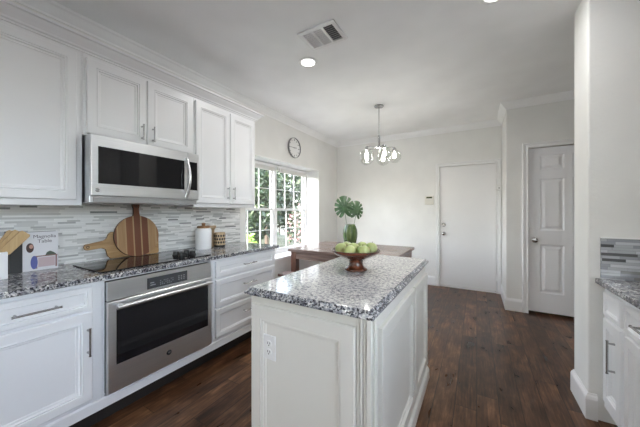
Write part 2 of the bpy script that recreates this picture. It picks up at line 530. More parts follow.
b = MB()
BX0, BX1, BZ0, BZ1 = -1.6, -.9, .15, 2.0  # opening added in the unseen back wall to light the room
b.box(XL - .2, BX0, -3.3, -3.15, 0, CH); b.box(BX1, 1.38, -3.3, -3.15, 0, CH)
b.box(BX0, BX1, -3.3, -3.15, BZ1, CH); b.box(BX0, BX1, -3.3, -3.15, 0, BZ0)
struct('wall_back', b, M['wall'])

# baseboards and crown
base_p = [(0, 0), (.016, 0), (.016, .125), (.012, .14), (.006, .15), (.004, .158), (0, .158)]
struct('baseboard_left', MB().sweep([(XL, 2.33), (XL, YF), (DX0 - .07, YF)], base_p, -1), M['trim'])
struct('baseboard_pantry', MB().sweep([(PX, YF), (PX, PY), (QX0 - .065, PY)], base_p, -1), M['trim'])
struct('baseboard_wing', MB().sweep([(.64, RY0), (RX, RY0), (RX, RY1), (2.3, RY1)], base_p, 1), M['trim'])
crown_p = [(0, CH - .085), (.008, CH - .085), (.012, CH - .07), (.03, CH - .05), (.052, CH - .022), (.064, CH - .014), (.07, CH), (0, CH)]
struct('trim_2', MB().sweep([(XL, -3.1), (XL, YF), (PX, YF), (PX, PY), (2.3, PY)], crown_p, -1), M['ceiling'])

# windows
def window(name, fr, W, H, cols, open_rows, m=M['trim']):
    """two double-hung units side by side; fr: u right, v up from the sill, n into the room"""
    root = thing(name, fr(W / 2, 0, 0), 'white double hung windows with dividers in a deep white recess', 'window')
    del root['category']; del root['label']; root['kind'] = 'structure'
    fw = .035
    b = MB(); b.fbox(fr, 0, fw, 0, H, -.05, .03); b.fbox(fr, W - fw, W, 0, H, -.05, .03)
    b.fbox(fr, fw, W - fw, 0, .05, -.05, .03); b.fbox(fr, fw, W - fw, H - fw, H, -.05, .03)
    b.build('window_frame', m, root, .003)
    MB().fbox(fr, W / 2 - .03, W / 2 + .03, .05, H - fw, -.05, .03).build('mullion', m, root, .003)
    for (u0, u1) in ((fw, W / 2 - .03), (W / 2 + .03, W - fw)):
        mid = (H) / 2
        for (v0, v1, n) in ((.05, mid + .02, .0), (mid - .02, H - fw, -.03)):
            s = .028
            b = MB(); b.fbox(fr, u0, u0 + s, v0, v1, n - .014, n + .014); b.fbox(fr, u1 - s, u1, v0, v1, n - .014, n + .014)
            b.fbox(fr, u0 + s, u1 - s, v0, v0 + s, n - .014, n + .014); b.fbox(fr, u0 + s, u1 - s, v1 - s, v1, n - .014, n + .014)
            for k in range(1, cols):
                u = u0 + s + (u1 - u0 - 2 * s) * k / cols
                b.fbox(fr, u - .0045, u + .0045, v0 + s, v1 - s, n - .008, n + .008)
            vm = (v0 + v1) / 2
            b.fbox(fr, u0 + s, u1 - s, vm - .0045, vm + .0045, n - .0075, n + .0075)
            sash = b.build('sash', m, root, .002)
            MB().fbox(fr, u0 + s, u1 - s, v0 + s, v1 - s, n - .002, n + .002).build('pane', M['pane'], sash)
    return root
frW = Fr((XG, WY0, WZ0), '+X')
window('window_1', frW, WY1 - WY0, WZ1 - WZ0, 3, 2)
window('added_window_back', lambda u, v, n=0.0: Vector((BX1 - u, -3.2 + n, BZ0 + v)), BX1 - BX0, BZ1 - BZ0, 3, 2)  # added out of view to let daylight in from behind the camera

window('added_window_right', lambda u, v, n=0.0: Vector((1.33 - n, SY1 - u, SZ0 + v)), SY1 - SY0, SZ1 - SZ0, 3, 2)  # added out of view so daylight reaches the island's right side
def casing(name, x0, x1, h, y, w=.062):
    p = [(0, 0), (.018, 0), (.02, .008), (.013, .014), (.013, .034), (.019, .042), (.019, w - .006), (.012, w), (0, w)]
    b = MB(); fr = Fr((0, y, 0), '-Y')
    # mitred U: outward offset o, thickness t
    loops = []
    for (cx, cz, dx, dz) in ((x0, 0, -1, 0), (x0, h, -1, 1), (x1, h, 1, 1), (x1, 0, 1, 0)):
        loops.append([fr(cx + dx * o, cz + dz * o, t) for t, o in p])
    b.rings(loops)
    return struct(name, b, M['trim'])
casing('trim_3', DX0 - .004, DX1 + .004, DH + .006, YF)
casing('trim_4', QX0 - .004, QX1 + .004, DH + .046, PY)

# doors
def knob(parent, name, x, z, y):
    return MB().lathe((x, y, z), [(.03, 0), (.032, .004), (.028, .008), (.012, .012), (.011, .03), (.02, .038), (.028, .048), (.027, .06), (.017, .068), (.004, .07)], 24, '-Y').build(name, M['chrome'], parent, smooth=True)
d1 = thing('door_1', ((DX0 + DX1) / 2, YF, 0), '', ''); del d1['label']; del d1['category']; d1['kind'] = 'structure'
MB().box(DX0, DX1, YF + .012, YF + .055, .028, DH).build('door_slab', M['trim'], d1, .003)
MB().box(DX0, DX1, YF + .004, YF + .09, .0, .022).build('threshold', M['trim'], d1, .004)
knob(d1, 'door_knob', DX0 + .06, .905, YF + .012)
MB().lathe((DX0 + .06, YF + .012, 1.055), [(.031, 0), (.032, .008), (.026, .014), (.022, .02), (.02, .022)], 24, '-Y').build('deadbolt', M['chrome'], d1, smooth=True)
for z in (.25, 1.05, 1.84):
    MB().lathe((DX1 + .001, YF + .004, z - .045), [(.007, 0), (.007, .09)], 10).build('hinge', M['trim'], d1, smooth=True)
MB().box(DX1 - .004, DX1 + .05, YF - .03, YF - .021, .2, .27).build('hinge_plate', M['trim'], d1, .003)

d2 = thing('door_2', ((QX0 + QX1) / 2, PY, 0), '', ''); del d2['label']; del d2['category']; d2['kind'] = 'structure'
fr2 = Fr((QX0, PY + .02, .03), '-Y')
W2, H2 = QX1 - QX0, DH + .008
b = MB()
us = [0, .113, .345, W2 - .345, W2 - .113, W2]
vs = [0, .24, .84, 1.02, 1.66, 1.775, 1.955, H2]
# face as a grid with six raised panels sunk in it
for i in range(5):
    for j in range(7):
        u0, u1, v0, v1 = us[i], us[i + 1], vs[j], vs[j + 1]
        if i in (1, 3) and j in (1, 3, 5):
            b.panel(fr2, u0, u1, v0, v1, [(0, 0), (.008, -.007), (.018, -.009), (.028, -.008), (.05, -.001), (.054, 0)], cap0=False)
        else:
            b.bm.faces.new([b.bm.verts.new(p) for p in (fr2(u0, v0), fr2(u1, v0), fr2(u1, v1), fr2(u0, v1))])
b.fbox(fr2, 0, W2, 0, H2, -.035, -.012)
for (u0, u1, v0, v1) in ((0, 0, 0, H2), (W2, W2, 0, H2)):
    b.bm.faces.new([b.bm.verts.new(p) for p in (fr2(u0, v0, 0), fr2(u0, v0, -.035), fr2(u0, v1, -.035), fr2(u0, v1, 0))])
for v in (0, H2):
    b.bm.faces.new([b.bm.verts.new(p) for p in (fr2(0, v, 0), fr2(W2, v, 0), fr2(W2, v, -.035), fr2(0, v, -.035))])
b.build('door_slab', M['door'], d2)
knob(d2, 'door_knob', QX0 + .062, .925, PY + .02)

# ------------------------------------------------------------------ left run: base units
FX = -1.925                                          # face-frame plane of the lower run
frL = Fr((FX, 0, 0), '+X')
WB = XL + .002                                       # back of units against the wall
def carcass(parent, y0, y1, z0=.115, z1=.882, name='cabinet_body', m=None, fx=FX, back=WB):
    return MB().box(back, fx, y0, y1, z0, z1).build(name, m or M['cab'], parent, .002)

c = thing('base_cabinet', (-2.2, .2, 0), 'white base cabinet with drawers over doors left of the wall oven', 'cabinet')
carcass(c, -.30, .712)
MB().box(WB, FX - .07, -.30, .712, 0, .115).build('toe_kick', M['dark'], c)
for (y0, y1, hx) in ((-.272, .186, .022), (.206, .664, -.022)):
    d = cab_drawer(c, frL, y0, y1, .725, .858, M['cab']); pull(d, frL, (y0 + y1) / 2, .787, .17, False, .018)
    e = cab_door(c, frL, y0, y1, .205, .708, M['cab'])
    pull(e, frL, y1 - .023 if hx < 0 else y0 + .023, .55, .15, True, .02)

c = thing('oven_cabinet', (-2.2, 1.09, 0), 'white cabinet frame around the stainless wall oven', 'cabinet')
b = MB(); b.box(WB, FX, .7125, .727, .115, .882); b.box(WB, FX, 1.462, 1.4785, .115, .882); b.box(WB, FX, .727, 1.462, .115, .178); b.box(WB, FX, .727, 1.462, .868, .882)
b.build('cabinet_body', M['cab'], c)
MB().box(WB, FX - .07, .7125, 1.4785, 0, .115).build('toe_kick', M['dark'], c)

c = thing('drawer_cabinet', (-2.2, 1.9, 0), 'white base cabinet of three drawers right of the wall oven', 'cabinet')
carcass(c, 1.479, 2.295)
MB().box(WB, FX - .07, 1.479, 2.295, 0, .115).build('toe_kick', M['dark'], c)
for (z0, z1) in ((.718, .858), (.466, .700), (.205, .448)):
    d = cab_drawer(c, frL, 1.507, 2.272, z0, z1, M['cab'], 0, .04)
    pull(d, frL, 1.89, (z0 + z1) / 2 + (.0 if z1 > .8 else .02), .15, False, .012)
struct('trim_5', MB().sweep([(FX, -.30), (FX, 2.295)], [(.0, .115), (.008, .115), (.008, .17), (.004, .178), (0, .178)], -1), M['cab'])

ct = tag(rest(MB().box(WB, -1.883, -.32, 2.325, .883, .914).build('countertop', M['granite_dark'], None, .006, seg=3)),
         'long speckled granite worktop on the left-hand cabinets', 'countertop')
b = MB().box(XL + .0005, XL + .0105, -.30, 2.335, .9145, 1.36)
bs = b.build('trim_6', M['tile'], None, kind='structure')

# wall oven
ov = thing('wall_oven', (-2.15, 1.09, .19), 'stainless steel built-in oven with black glass door', 'oven')
MB().box(-2.45, FX - .002, .735, 1.454, .185, .86).build('oven_body', M['black'], ov)
cp = MB().fbox(frL, .731, 1.457, .748, .862, .0, .022).build('control_panel', M['steel'], ov, .003)
MB().fbox(frL, .956, 1.242, .764, .838, .022, .0245).build('display', M['panel'], cp, .001)
for r_, v in enumerate((.778, .79, .803)):
    for k in range(8):
        if (k + r_) % 4 != 3: MB().fbox(frL, 1.04 + k * .0125, 1.046 + k * .0125, v, v + .005, .0245, .0252).build('key', M['key'], cp)
    for k in range(3):
        MB().fbox(frL, 1.17 + k * .02, 1.18 + k * .02, v + .004, v + .010, .0245, .0252).build('key', M['key'], cp)
for u0, u1, v0 in ((.975, 1.0, .80), (.975, 1.01, .785)): MB().fbox(frL, u0, u1, v0, v0 + .006, .0245, .0252).build('key', M['key'], cp)
od = MB().panel(frL, .731, 1.457, .19, .742, [(0, 0), (0, .028), (.004, .032), (.043, .032)], True).build('oven_door', M['steel'], ov)
MB().fbox(frL, .775, 1.418, .355, .692, .0322, .035).build('door_glass', M['black_glass'], od, .0015)
b = MB()
b.tube([(FX + .078, .762, .712), (FX + .078, 1.425, .712)], .0125, 14)
for y in (.79, 1.397): b.box(FX + .031, FX + .075, y - .011, y + .011, .703, .722)
b.build('oven_handle', M['steel'], od, smooth=True)
bg = MB().lathe((FX + .032, 1.098, .282), [(.018, 0), (.018, .002), (.016, .003)], 24, 'X').build('badge', M['panel'], od)
text('badge_letters', 'GE', .015, face_mat(frL, 1.098, .282, .0352), M['steel'], bg)

# ------------------------------------------------------------------ upper units
UX = -2.21
frU = Fr((UX, 0, 0), '+X')
c = thing('wall_cabinet', (-2.37, .2, 1.32), 'tall white wall cabinet left of the microwave', 'cabinet', 'white wall cabinets')
MB().box(WB, UX, -.30, .713, 1.325, 2.40).build('cabinet_body', M['cab'], c, .002)
for y0, y1 in ((-.27, .197), (.205, .682)):
    e = cab_door(c, frU, y0, y1, 1.362, 2.295, M['cab'])
pull(e, frU, .228, 1.48, .13, True, .02)
c = thing('wall_cabinet', (-2.37, 1.09, 1.79), 'short white two-door wall cabinet above the microwave', 'cabinet', 'white wall cabinets')
MB().box(WB, UX, .7135, 1.5025, 1.787, 2.40).build('cabinet_body', M['cab'], c, .002)
for y0, y1, h in ((.732, 1.098, 1.062), (1.104, 1.482, 1.140)):
    e = cab_door(c, frU, y0, y1, 1.80, 2.295, M['cab'], rail=.05)
    pull(e, frU, h, 1.885, .11, True, .02)
c = thing('wall_cabinet', (-2.37, 1.9, 1.32), 'white two-door wall cabinet between microwave and window', 'cabinet', 'white wall cabinets')
MB().box(WB, UX, 1.503, 2.278, 1.325, 2.40).build('cabinet_body', M['cab'], c, .002)
for y0, y1, h in ((1.517, 1.902, 1.872), (1.91, 2.262, 1.945)):
    e = cab_door(c, frU, y0, y1, 1.362, 2.295, M['cab'], rail=.05)
    pull(e, frU, h, 1.47, .12, True, .02)
cc_p = [(0, 2.322), (.010, 2.322), (.012, 2.332), (.022, 2.336), (.026, 2.346), (.05, 2.372), (.062, 2.388), (.074, 2.391), (.074, 2.405), (0, 2.405)]
struct('trim_7', MB().sweep([(UX, -.32), (UX, 2.278), (XL, 2.278)], cc_p, -1), M['cab'])

# microwave
mw = thing('microwave', (-2.3, 1.1, 1.35), 'stainless over-the-range microwave with dark glass door', 'microwave')
MX = -2.125
frM = Fr((MX, 0, 0), '+X')
MB().box(WB, MX, .722, 1.482, 1.345, 1.784).build('case', M['steel'], mw, .003)
md = MB().panel(frM, .722, 1.376, 1.388, 1.782, [(0, 0.001), (0, .022), (.004, .026), (.03, .026)]).build('door', M['steel'], mw)
MB().fbox(frM, .758, 1.345, 1.468, 1.708, .0262, .0285).build('door_glass', M['black_glass'], md, .001)
MB().panel(frM, 1.380, 1.482, 1.388, 1.782, [(0, .001), (0, .022), (.004, .026), (.02, .026)]).build('control_panel', M['steel'], mw)
MB().fbox(frM, 1.388, 1.462, 1.468, 1.708, .0262, .0285).build('control_glass', M['black_glass'], mw, .001)
b = MB()
b.tube([frM(1.362 + .0 * k, 1.40 + .33 * k / 12, .03 + .05 * sin(pi * k / 12)) for k in range(13)], [.011] * 13, 12)
b.build('door_handle', M['steel'], md, smooth=True)
MB().fbox(frM, .74, 1.47, 1.349, 1.38, .0005, .006).build('vent_grille', M['grey_plastic'], mw, .002)
bg = MB().lathe(frM(.755, 1.425, .026), [(.013, 0), (.013, .002), (.011, .003)], 20, 'X').build('badge', M['chrome'], md)
text('badge_letters', 'GE', .011, face_mat(frM, .755, 1.425, .0292), M['panel'], bg)

# ------------------------------------------------------------------ cooktop and worktop items
Z = .9146
ck = thing('cooktop', (-2.15, 1.1, Z), 'black glass cooktop set in the worktop above the oven', 'cooktop')
MB().box(-2.37, -1.945, .715, 1.485, Z, Z + .008).build('glass_plate', M['black_glass'], ck, .002)
for (x, y) in ((-2.15, 1.305), (-2.07, 1.305), (-2.15, 1.40), (-2.07, 1.40)):
    k = MB().lathe((x, y, Z + .008), [(.027, 0), (.028, .006), (.023, .012), (.021, .028), (.016, .031)], 16)
    k.box(x - .026, x + .026, y - .007, y + .007, Z + .02, Z + .04)
    k.build('knob', M['black'], ck)

def lean(x0, z0, ang):
    """frame for a board leaning on the backsplash: u along Y, v up its face, n out"""
    V = Vector((-sin(ang), 0, cos(ang))); N = Vector((cos(ang), 0, sin(ang)))
    return lambda u, v, n=0.0: Vector((x0, 0, z0)) + Vector((0, u, 0)) + V * v + N * n
cb = thing('cutting_board', (-2.44, 1.148, Z), 'round striped wood board with handle leaning on the backsplash', 'cutting board')
fl = lean(-2.432, Z + .0005, .105)
out = []
R = .168; cy, cz = 1.148, R
a0 = math.asin(.026 / R)
for k in range(61):
    a = pi / 2 + a0 + (2 * pi - 2 * a0) * k / 60
    out.append((cy + R * cos(a), cz + R * sin(a)))
hh = 2 * R
out += [(cy + .021, hh + .02), (cy + .020, hh + .06), (cy + .027, hh + .084), (cy + .026, hh + .096), (cy - .026, hh + .096), (cy - .027, hh + .084), (cy - .020, hh + .06), (cy - .021, hh + .02)]
bd = MB().prism(fl, out, 0, .019).build('board', M['stripes'], cb)
bd.data.materials.append(mat('dark_board_edge', (.045, .022, .012), .5))
for p in bd.data.polygons:
    if abs(p.normal.x) < .6: p.material_index = 1
b = MB(); b.tube([fl(cy + .007 * cos(2 * pi * k / 16), hh + .076 + .007 * sin(2 * pi * k / 16), .0195) for k in range(17)], .0022, 6, False)
b.build('hanging_hole', M['black'], cb)
cb = thing('cutting_board', (-2.47, 1.12, Z), 'pale wooden paddle board on its side behind the round board', 'cutting board')
fl = lean(-2.466, Z + .0005, .07)
o2 = [(.945, .03), (.965, .004), (1.315, .0), (1.33, .012), (1.33, .15), (1.30, .185), (.975, .212), (.955, .195), (.945, .165), (.925, .148), (.835, .132), (.812, .128), (.803, .112), (.808, .092), (.825, .084), (.91, .092), (.935, .08)]
MB().prism(fl, o2, 0, .017).build('board', M['pale_board'], cb, .003)
b = MB(); b.tube([fl(.826 + .008 * cos(2 * pi * k / 16), .108 + .008 * sin(2 * pi * k / 16), .0175) for k in range(17)], .0022, 6, False)
b.build('hanging_hole', M['black'], cb)

# cookbook standing against the backsplash
bk = thing('cookbook', (-2.43, .56, Z), 'large cookbook with pale photo cover standing upright against the tiles', 'book')
fb = Fr((-2.395, .487, Z), '+X')
BW, BHH, BT = .162, .243, .05
MB().fbox(fb, .003, BW - .004, .004, BHH - .004, -BT + .003, -.003).build('pages', M['plastic'], bk)
cov = MB().fbox(fb, 0, BW, 0, BHH, -.003, 0).build('cover', mat('pale_cover', (.74, .74, .77), .35), bk)
b = MB(); b.fbox(fb, -.003, 0, 0, BHH, -BT, 0); b.fbox(fb, 0, BW, 0, BHH, -BT, -BT + .003)
b.build('spine', M['black'], bk)
text('title_words', 'Magnolia\nTable', .03, face_mat(fb, .098, .198, .0004), mat('title_ink', (.09, .08, .10), .6), cov, .0002)
b = MB(); b.fbox(fb, .045, BW - .004, .085, .092, .0001, .0009); b.fbox(fb, .055, .064, .012, .085, .0001, .0009); b.fbox(fb, .148, .156, .012, .085, .0001, .0009)
b.build('cover_table_picture', mat('cover_brown', (.28, .16, .15), .5), cov)
MB().fbox(fb, .068, .146, .02, .08, .0001, .0006).build('cover_cloth_picture', mat('cover_rose', (.58, .45, .47), .5), cov)
MB().prism(fb, [(.10, .092), (.108, .11), (.122, .118), (.136, .11), (.15, .098), (.152, .092)], .0001, .0008).build('cover_plate_picture', mat('cover_green', (.09, .12, .09), .5), cov)
el = lambda cu, cv, a, c_, k=18: [(cu + a * cos(2 * pi * i / k), cv + c_ * sin(2 * pi * i / k)) for i in range(k)]
MB().prism(fb, el(.032, .145, .017, .03), .0001, .0006).build('cover_hair_picture', mat('cover_hair', (.05, .022, .02), .5), cov)
MB().prism(fb, el(.037, .153, .009, .013), .0006, .001).build('cover_face_picture', mat('cover_face', (.50, .28, .22), .5), cov)
MB().prism(fb, el(.05, .052, .016, .042), .0006, .0011).build('cover_skirt_picture', mat('cover_blue', (.10, .12, .36), .5), cov)

b2 = thing('book', (-2.44, .455, Z), 'narrow black-spined book standing left of the photo cookbook', 'book')
fb2 = Fr((-2.39, .434, Z), '+X')
MB().fbox(fb2, .004, .044, .003, .246, -.112, -.004).build('pages', M['plastic'], b2)
b = MB(); b.fbox(fb2, 0, .003, 0, .249, -.115, 0); b.fbox(fb2, .045, .048, 0, .249, -.115, 0); b.fbox(fb2, .003, .045, 0, .249, -.003, 0)
b.build('cover', M['black'], b2)
# utensil box with bamboo tools
ub = thing('utensil_box', (-2.26, .36, Z), 'white square utensil crock at the left edge of the worktop', 'crock')
b = MB(); fz = Fr((-2.29, .34, Z), '+Z')
b.panel(fz, -.055, .055, -.06, .06, [(0, 0), (0, .148), (.005, .15), (.009, .146), (.010, .01)])
b.build('box_body', M['ceramic'], ub, .002)
for i, (dx, dy, w, tilt, tx, lab) in enumerate(((-.032, -.012, .024, .55, .0, 'bamboo spatula at the back of the white utensil crock'),
                                       (.0, -.02, .026, .66, .0, 'bamboo spatula in the middle of the white utensil crock'),
                                       (.034, -.03, .024, .8, .0, 'bamboo spatula nearest the front of the white utensil crock'))):
    base = Vector((-2.29 + dx, .34 + dy - .02, Z + .02))
    D = Vector((tx, tilt, 1)).normalized(); N_ = Vector((1, 0, 0)); S_ = D.cross(N_).normalized() * -1
    frs = lambda u, v, n=0.0: base + S_ * u + D * v + N_ * n
    L0 = .27 + .012 * i
    tag(rest(MB().prism(frs, [(-.006, 0), (.006, 0), (.007, .13), (w, .165), (w + .002, L0 - .01), (w - .004, L0), (-w + .004, L0), (-w - .002, L0 - .01), (-w, .165), (-.007, .13)], -.003, .003).build('spatula', M['bamboo'], None, .001)),
        lab, 'spatula', 'bamboo tools in the crock')

cn = thing('canister', (-2.345, 1.705, Z), 'white textured canister with a wooden lid', 'canister')
MB().lathe((-2.345, 1.705, Z), [(.070, 0), (.074, .008), (.075, .18), (.071, .198), (.062, .205)], 32).build('jar_body', M['ceramic'], cn, smooth=True)
MB().lathe((-2.345, 1.705, Z), [(.058, .2055), (.060, .208), (.060, .222), (.055, .226), (.018, .228), (.013, .234), (.02, .246), (.016, .256), (.004, .258)], 28).build('lid', M['lid_wood'], cn, smooth=True)
jr = thing('candle_stand', (-2.43, 1.86, Z), 'tall tan turned wooden holder behind the pierced candle holder', 'candle holder')
MB().lathe((-2.43, 1.86, Z), [(.048, 0), (.05, .012), (.036, .03), (.034, .10), (.04, .12), (.03, .14), (.032, .18), (.05, .2), (.05, .218), (.042, .222)], 24).build('turned_body', M['tan_wood'], jr, smooth=True)
MB().lathe((-2.43, 1.86, Z + .2221), [(.03, 0), (.03, .02), (.006, .022)], 20).build('candle', M['plastic'], jr, smooth=True)
hd = thing('candle_holder', (-2.33, 1.888, Z), 'small tan candle holder pierced with rows of dark holes', 'candle holder')
MB().lathe((-2.33, 1.888, Z), [(.055, 0), (.056, .004), (.056, .022)], 28, cap1=True).build('dark_base', M['black'], hd, smooth=True)
MB().lathe((-2.33, 1.888, Z + .0222), [(.055, 0), (.056, .004), (.056, .125), (.052, .128), (.050, .124), (.050, .01)], 28).build('shell', M['tan_wood'], hd, smooth=True)
b = MB()
for r_ in range(3):
    for k in range(14):
        a = 2 * pi * (k + .5 * (r_ % 2)) / 14
        p = Vector((-2.33 + .0555 * cos(a), 1.888 + .0555 * sin(a), Z + .05 + r_ * .034)); t_ = Vector((-sin(a), cos(a), 0)); n_ = Vector((cos(a), sin(a), 0))
        b.rings([[p + t_ * (.0095 * cos(2 * pi * j / 8)) + Vector((0, 0, .013 * sin(2 * pi * j / 8))) + n_ * q for j in range(8)] for q in (0, .0012)])
b.build('pierced_holes', M['black'], hd)

# ------------------------------------------------------------------ island
IX0, IX1, IY0, IY1 = -.981, -.346, .988, 2.215
isl = thing('island_cabinet', ((IX0 + IX1) / 2, 1.6, 0), 'cream kitchen island with framed panels in the middle of the floor', 'kitchen island')
MB().box(IX0, IX1, IY0, IY1, 0, .882).build('cabinet_body', M['island'], isl, .002)
frI = Fr((0, IY0, 0), '-Y')
MB().panel(frI, IX0 + .012, -.413, .10, .832, [(0, 0.0005), (0, .012), (.005, .017), (.062, .017), (.064, .010), (.070, .013), (.074, .013), (.077, .006), (.086, .005), (.089, .001)]).build('end_panel', M['island'], isl)
b = MB()
for (u0, u1, n) in ((-.408, -.398, .006), (-.394, -.384, .011), (-.380, -.370, .006), (-.3665, -.3465, .012)):
    b.fbox(frI, u0, u1, .10, .88, .0005, n)
b.build('corner_moulding', M['island'], isl, .0025)
frR = Fr((IX1, 0, 0), '+X')
for y0, y1 in ((1.055, 1.715), (1.735, 2.195)):
    cab_door(isl, frR, y0, y1, .115, .815, M['island'], 0.0005, .06)
b = MB(); b.fbox(frR, .998, 1.008, .10, .88, .0005, .008); b.fbox(frR, 1.018, 1.03, .10, .88, .0005, .006)
b.build('corner_bead', M['island'], isl, .002)
MB().sweep([(IX0, IY1), (IX0, IY0), (IX1, IY0), (IX1, IY1)], [(0, 0), (.03, 0), (.03, .062), (.024, .075), (.014, .085), (.01, .096), (0, .096)], -1).build('base_moulding', M['island'], isl)
b = MB()
W0 = .032
loops = []
x0, x1, y0, y1 = -.987, -.327, .943, 2.25
for i, z in ((.008, .883), (.002, .8835), (0, .886), (0, .894), (.004, .899), (.010, .901), (.013, .904), (.014, .909), (.017, .913), (.022, .9145)):
    loops.append([Vector((x0 + i, y0 + i, z)), Vector((x1 - i, y0 + i, z)), Vector((x1 - i, y1 - i, z)), Vector((x0 + i, y1 - i, z))])
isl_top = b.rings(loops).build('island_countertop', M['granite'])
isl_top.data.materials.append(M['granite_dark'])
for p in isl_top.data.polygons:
    if p.normal.z < .97: p.material_index = 1  # edge faces painted darker, so only the top carries the window glare
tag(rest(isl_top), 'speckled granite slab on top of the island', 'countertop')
fo = Fr((-.856, IY0 - .0045, .637), '-Y')
ol = thing('power_outlet', fo(0, 0), 'white double power outlet on the near end of the island', 'outlet')
MB().panel(fo, -.037, .037, -.058, .058, [(0, 0), (0, .003), (.003, .006), (.006, .006)]).build('cover_plate', M['plastic'], ol)
for v in (-.02, .02):
    k = MB().prism(fo, el(0, v, .0165, .0145, 20), .006, .0085).build('socket', M['plastic'], ol)
    b = MB(); b.fbox(fo, -.008, -.005, v - .002, v + .008, .0085, .009); b.fbox(fo, .005, .008, v - .002, v + .008, .0085, .009); b.prism(fo, el(0, v - .008, .003, .003, 10), .0085, .009)
    b.build('socket_slots', M['black'], k)

# fruit bowl
IT = .915
bc = Vector((-.662, 1.58, IT))
bw = tag(rest(MB().lathe(bc, [(.066, 0), (.071, .003), (.070, .012), (.058, .02), (.047, .032), (.043, .05), (.046, .064), (.075, .078), (.115, .094), (.145, .112), (.157, .124), (.158, .129), (.153, .131), (.140, .119), (.105, .094), (.06, .08), (.01, .077)], 40).build('pedestal_bowl', M['mahogany'], None, smooth=True)),
         'dark red wooden pedestal bowl holding green fruit on the island', 'bowl')
fspots = [((-.094, .0), .136, 'at the far left of the bowl'), ((-.050, -.068), .130, 'left of centre at the front of the bowl'), ((.036, -.070), .130, 'right of centre at the front of the bowl'),
          ((.097, .004), .138, 'at the far right of the bowl'), ((-.012, .014), .134, 'in the middle of the bowl'), ((.050, .074), .134, 'at the back right of the bowl'), ((-.048, .084), .135, 'at the back left of the bowl')]
for i, ((dx, dy), dz, lab) in enumerate(fspots):
    # dx along picture right, dy away from the camera
    off = Vector((cos(TH) * dx - sin(TH) * dy, sin(TH) * dx + cos(TH) * dy, dz))
    p = bc + off
    g = thing('apple', p - Vector((0, 0, .036)), 'pale green round fruit ' + lab, 'fruit', 'green fruit in the wooden bowl')
    prof = []
    for k in range(15):
        a = -pi / 2 + pi * k / 14
        r = .0395 * cos(a) * (1 + .06 * sin(a)); h = .036 * sin(a) - (.006 * (cos(a)) ** 6 if False else 0)
        if k >= 13: h -= .004 * (k - 12)
        prof.append((max(r, .0015), h))
    rot = Matrix.Rotation(random.uniform(-.5, .5), 4, 'X') @ Matrix.Rotation(random.uniform(-.5, .5), 4, 'Y')
    m_ = MB().lathe((0, 0, 0), prof, 20); m_.bm.transform(Matrix.Translation(p) @ rot); m_.build('flesh', M['fruit'], g, smooth=True)
    m_ = MB().tube([(0, 0, .026), (.001, 0, .036), (.004, .001, .044)], .0017, 6); m_.bm.transform(Matrix.Translation(p) @ rot); m_.build('stem', M['bark'], g, smooth=True)

# ------------------------------------------------------------------ dining table, bench, vase
tb = thing('dining_table', (-1.53, 3.56, 0), 'dark wooden dining table below the window', 'table')
TX0, TX1, TY0, TY1 = -2.29, -.79, 3.01, 4.10
MB().box(TX0, TX1, TY0, TY1, .722, .76).build('table_top', M['table'], tb, .004)
b = MB(); b.box(TX0 + .06, TX1 - .06, TY0 + .035, TY0 + .06, .62, .7215); b.box(TX0 + .06, TX1 - .06, TY1 - .06, TY1 - .035, .62, .7215)
b.box(TX0 + .035, TX0 + .06, TY0 + .06, TY1 - .06, .62, .7215); b.box(TX1 - .06, TX1 - .035, TY0 + .06, TY1 - .06, .62, .7215)
b.build('apron', M['table'], tb, .002)
for x in (TX0 + .03, TX1 - .115):
    for y in (TY0 + .03, TY1 - .115):
        MB().box(x, x + .085, y, y + .085, 0, .7218).build('leg', M['leg_wood'], tb, .004)
for (y0, y1, lab) in ((2.86, 3.0, 'low reddish wooden bench along the near side of the dining table'),):
    bn = thing('bench', (-1.6, 2.93, 0), lab, 'bench')
    MB().box(-2.3, -.95, 2.80, 3.005, .415, .45).build('seat', M['leg_wood'], bn, .004)
    for x in (-2.24, -1.07):
        for y in (2.82, 2.925):
            MB().box(x, x + .06, y, y + .06, 0, .4145).build('leg', M['leg_wood'], bn, .003)
VC = Vector((-1.60, 3.60, .7605))
vs_ = tag(rest(MB().lathe(VC, [(.055, 0), (.062, .004), (.082, .06), (.099, .14), (.104, .2), (.098, .26), (.08, .305), (.07, .325), (.072, .335), (.066, .335), (.064, .322), (.09, .25), (.096, .2), (.075, .06), (.01, .02)], 64, ribs=16, rib=.03).build('vase', M['vase'], None, smooth=True)),
          'ribbed dark green glass vase on the dining table', 'vase')

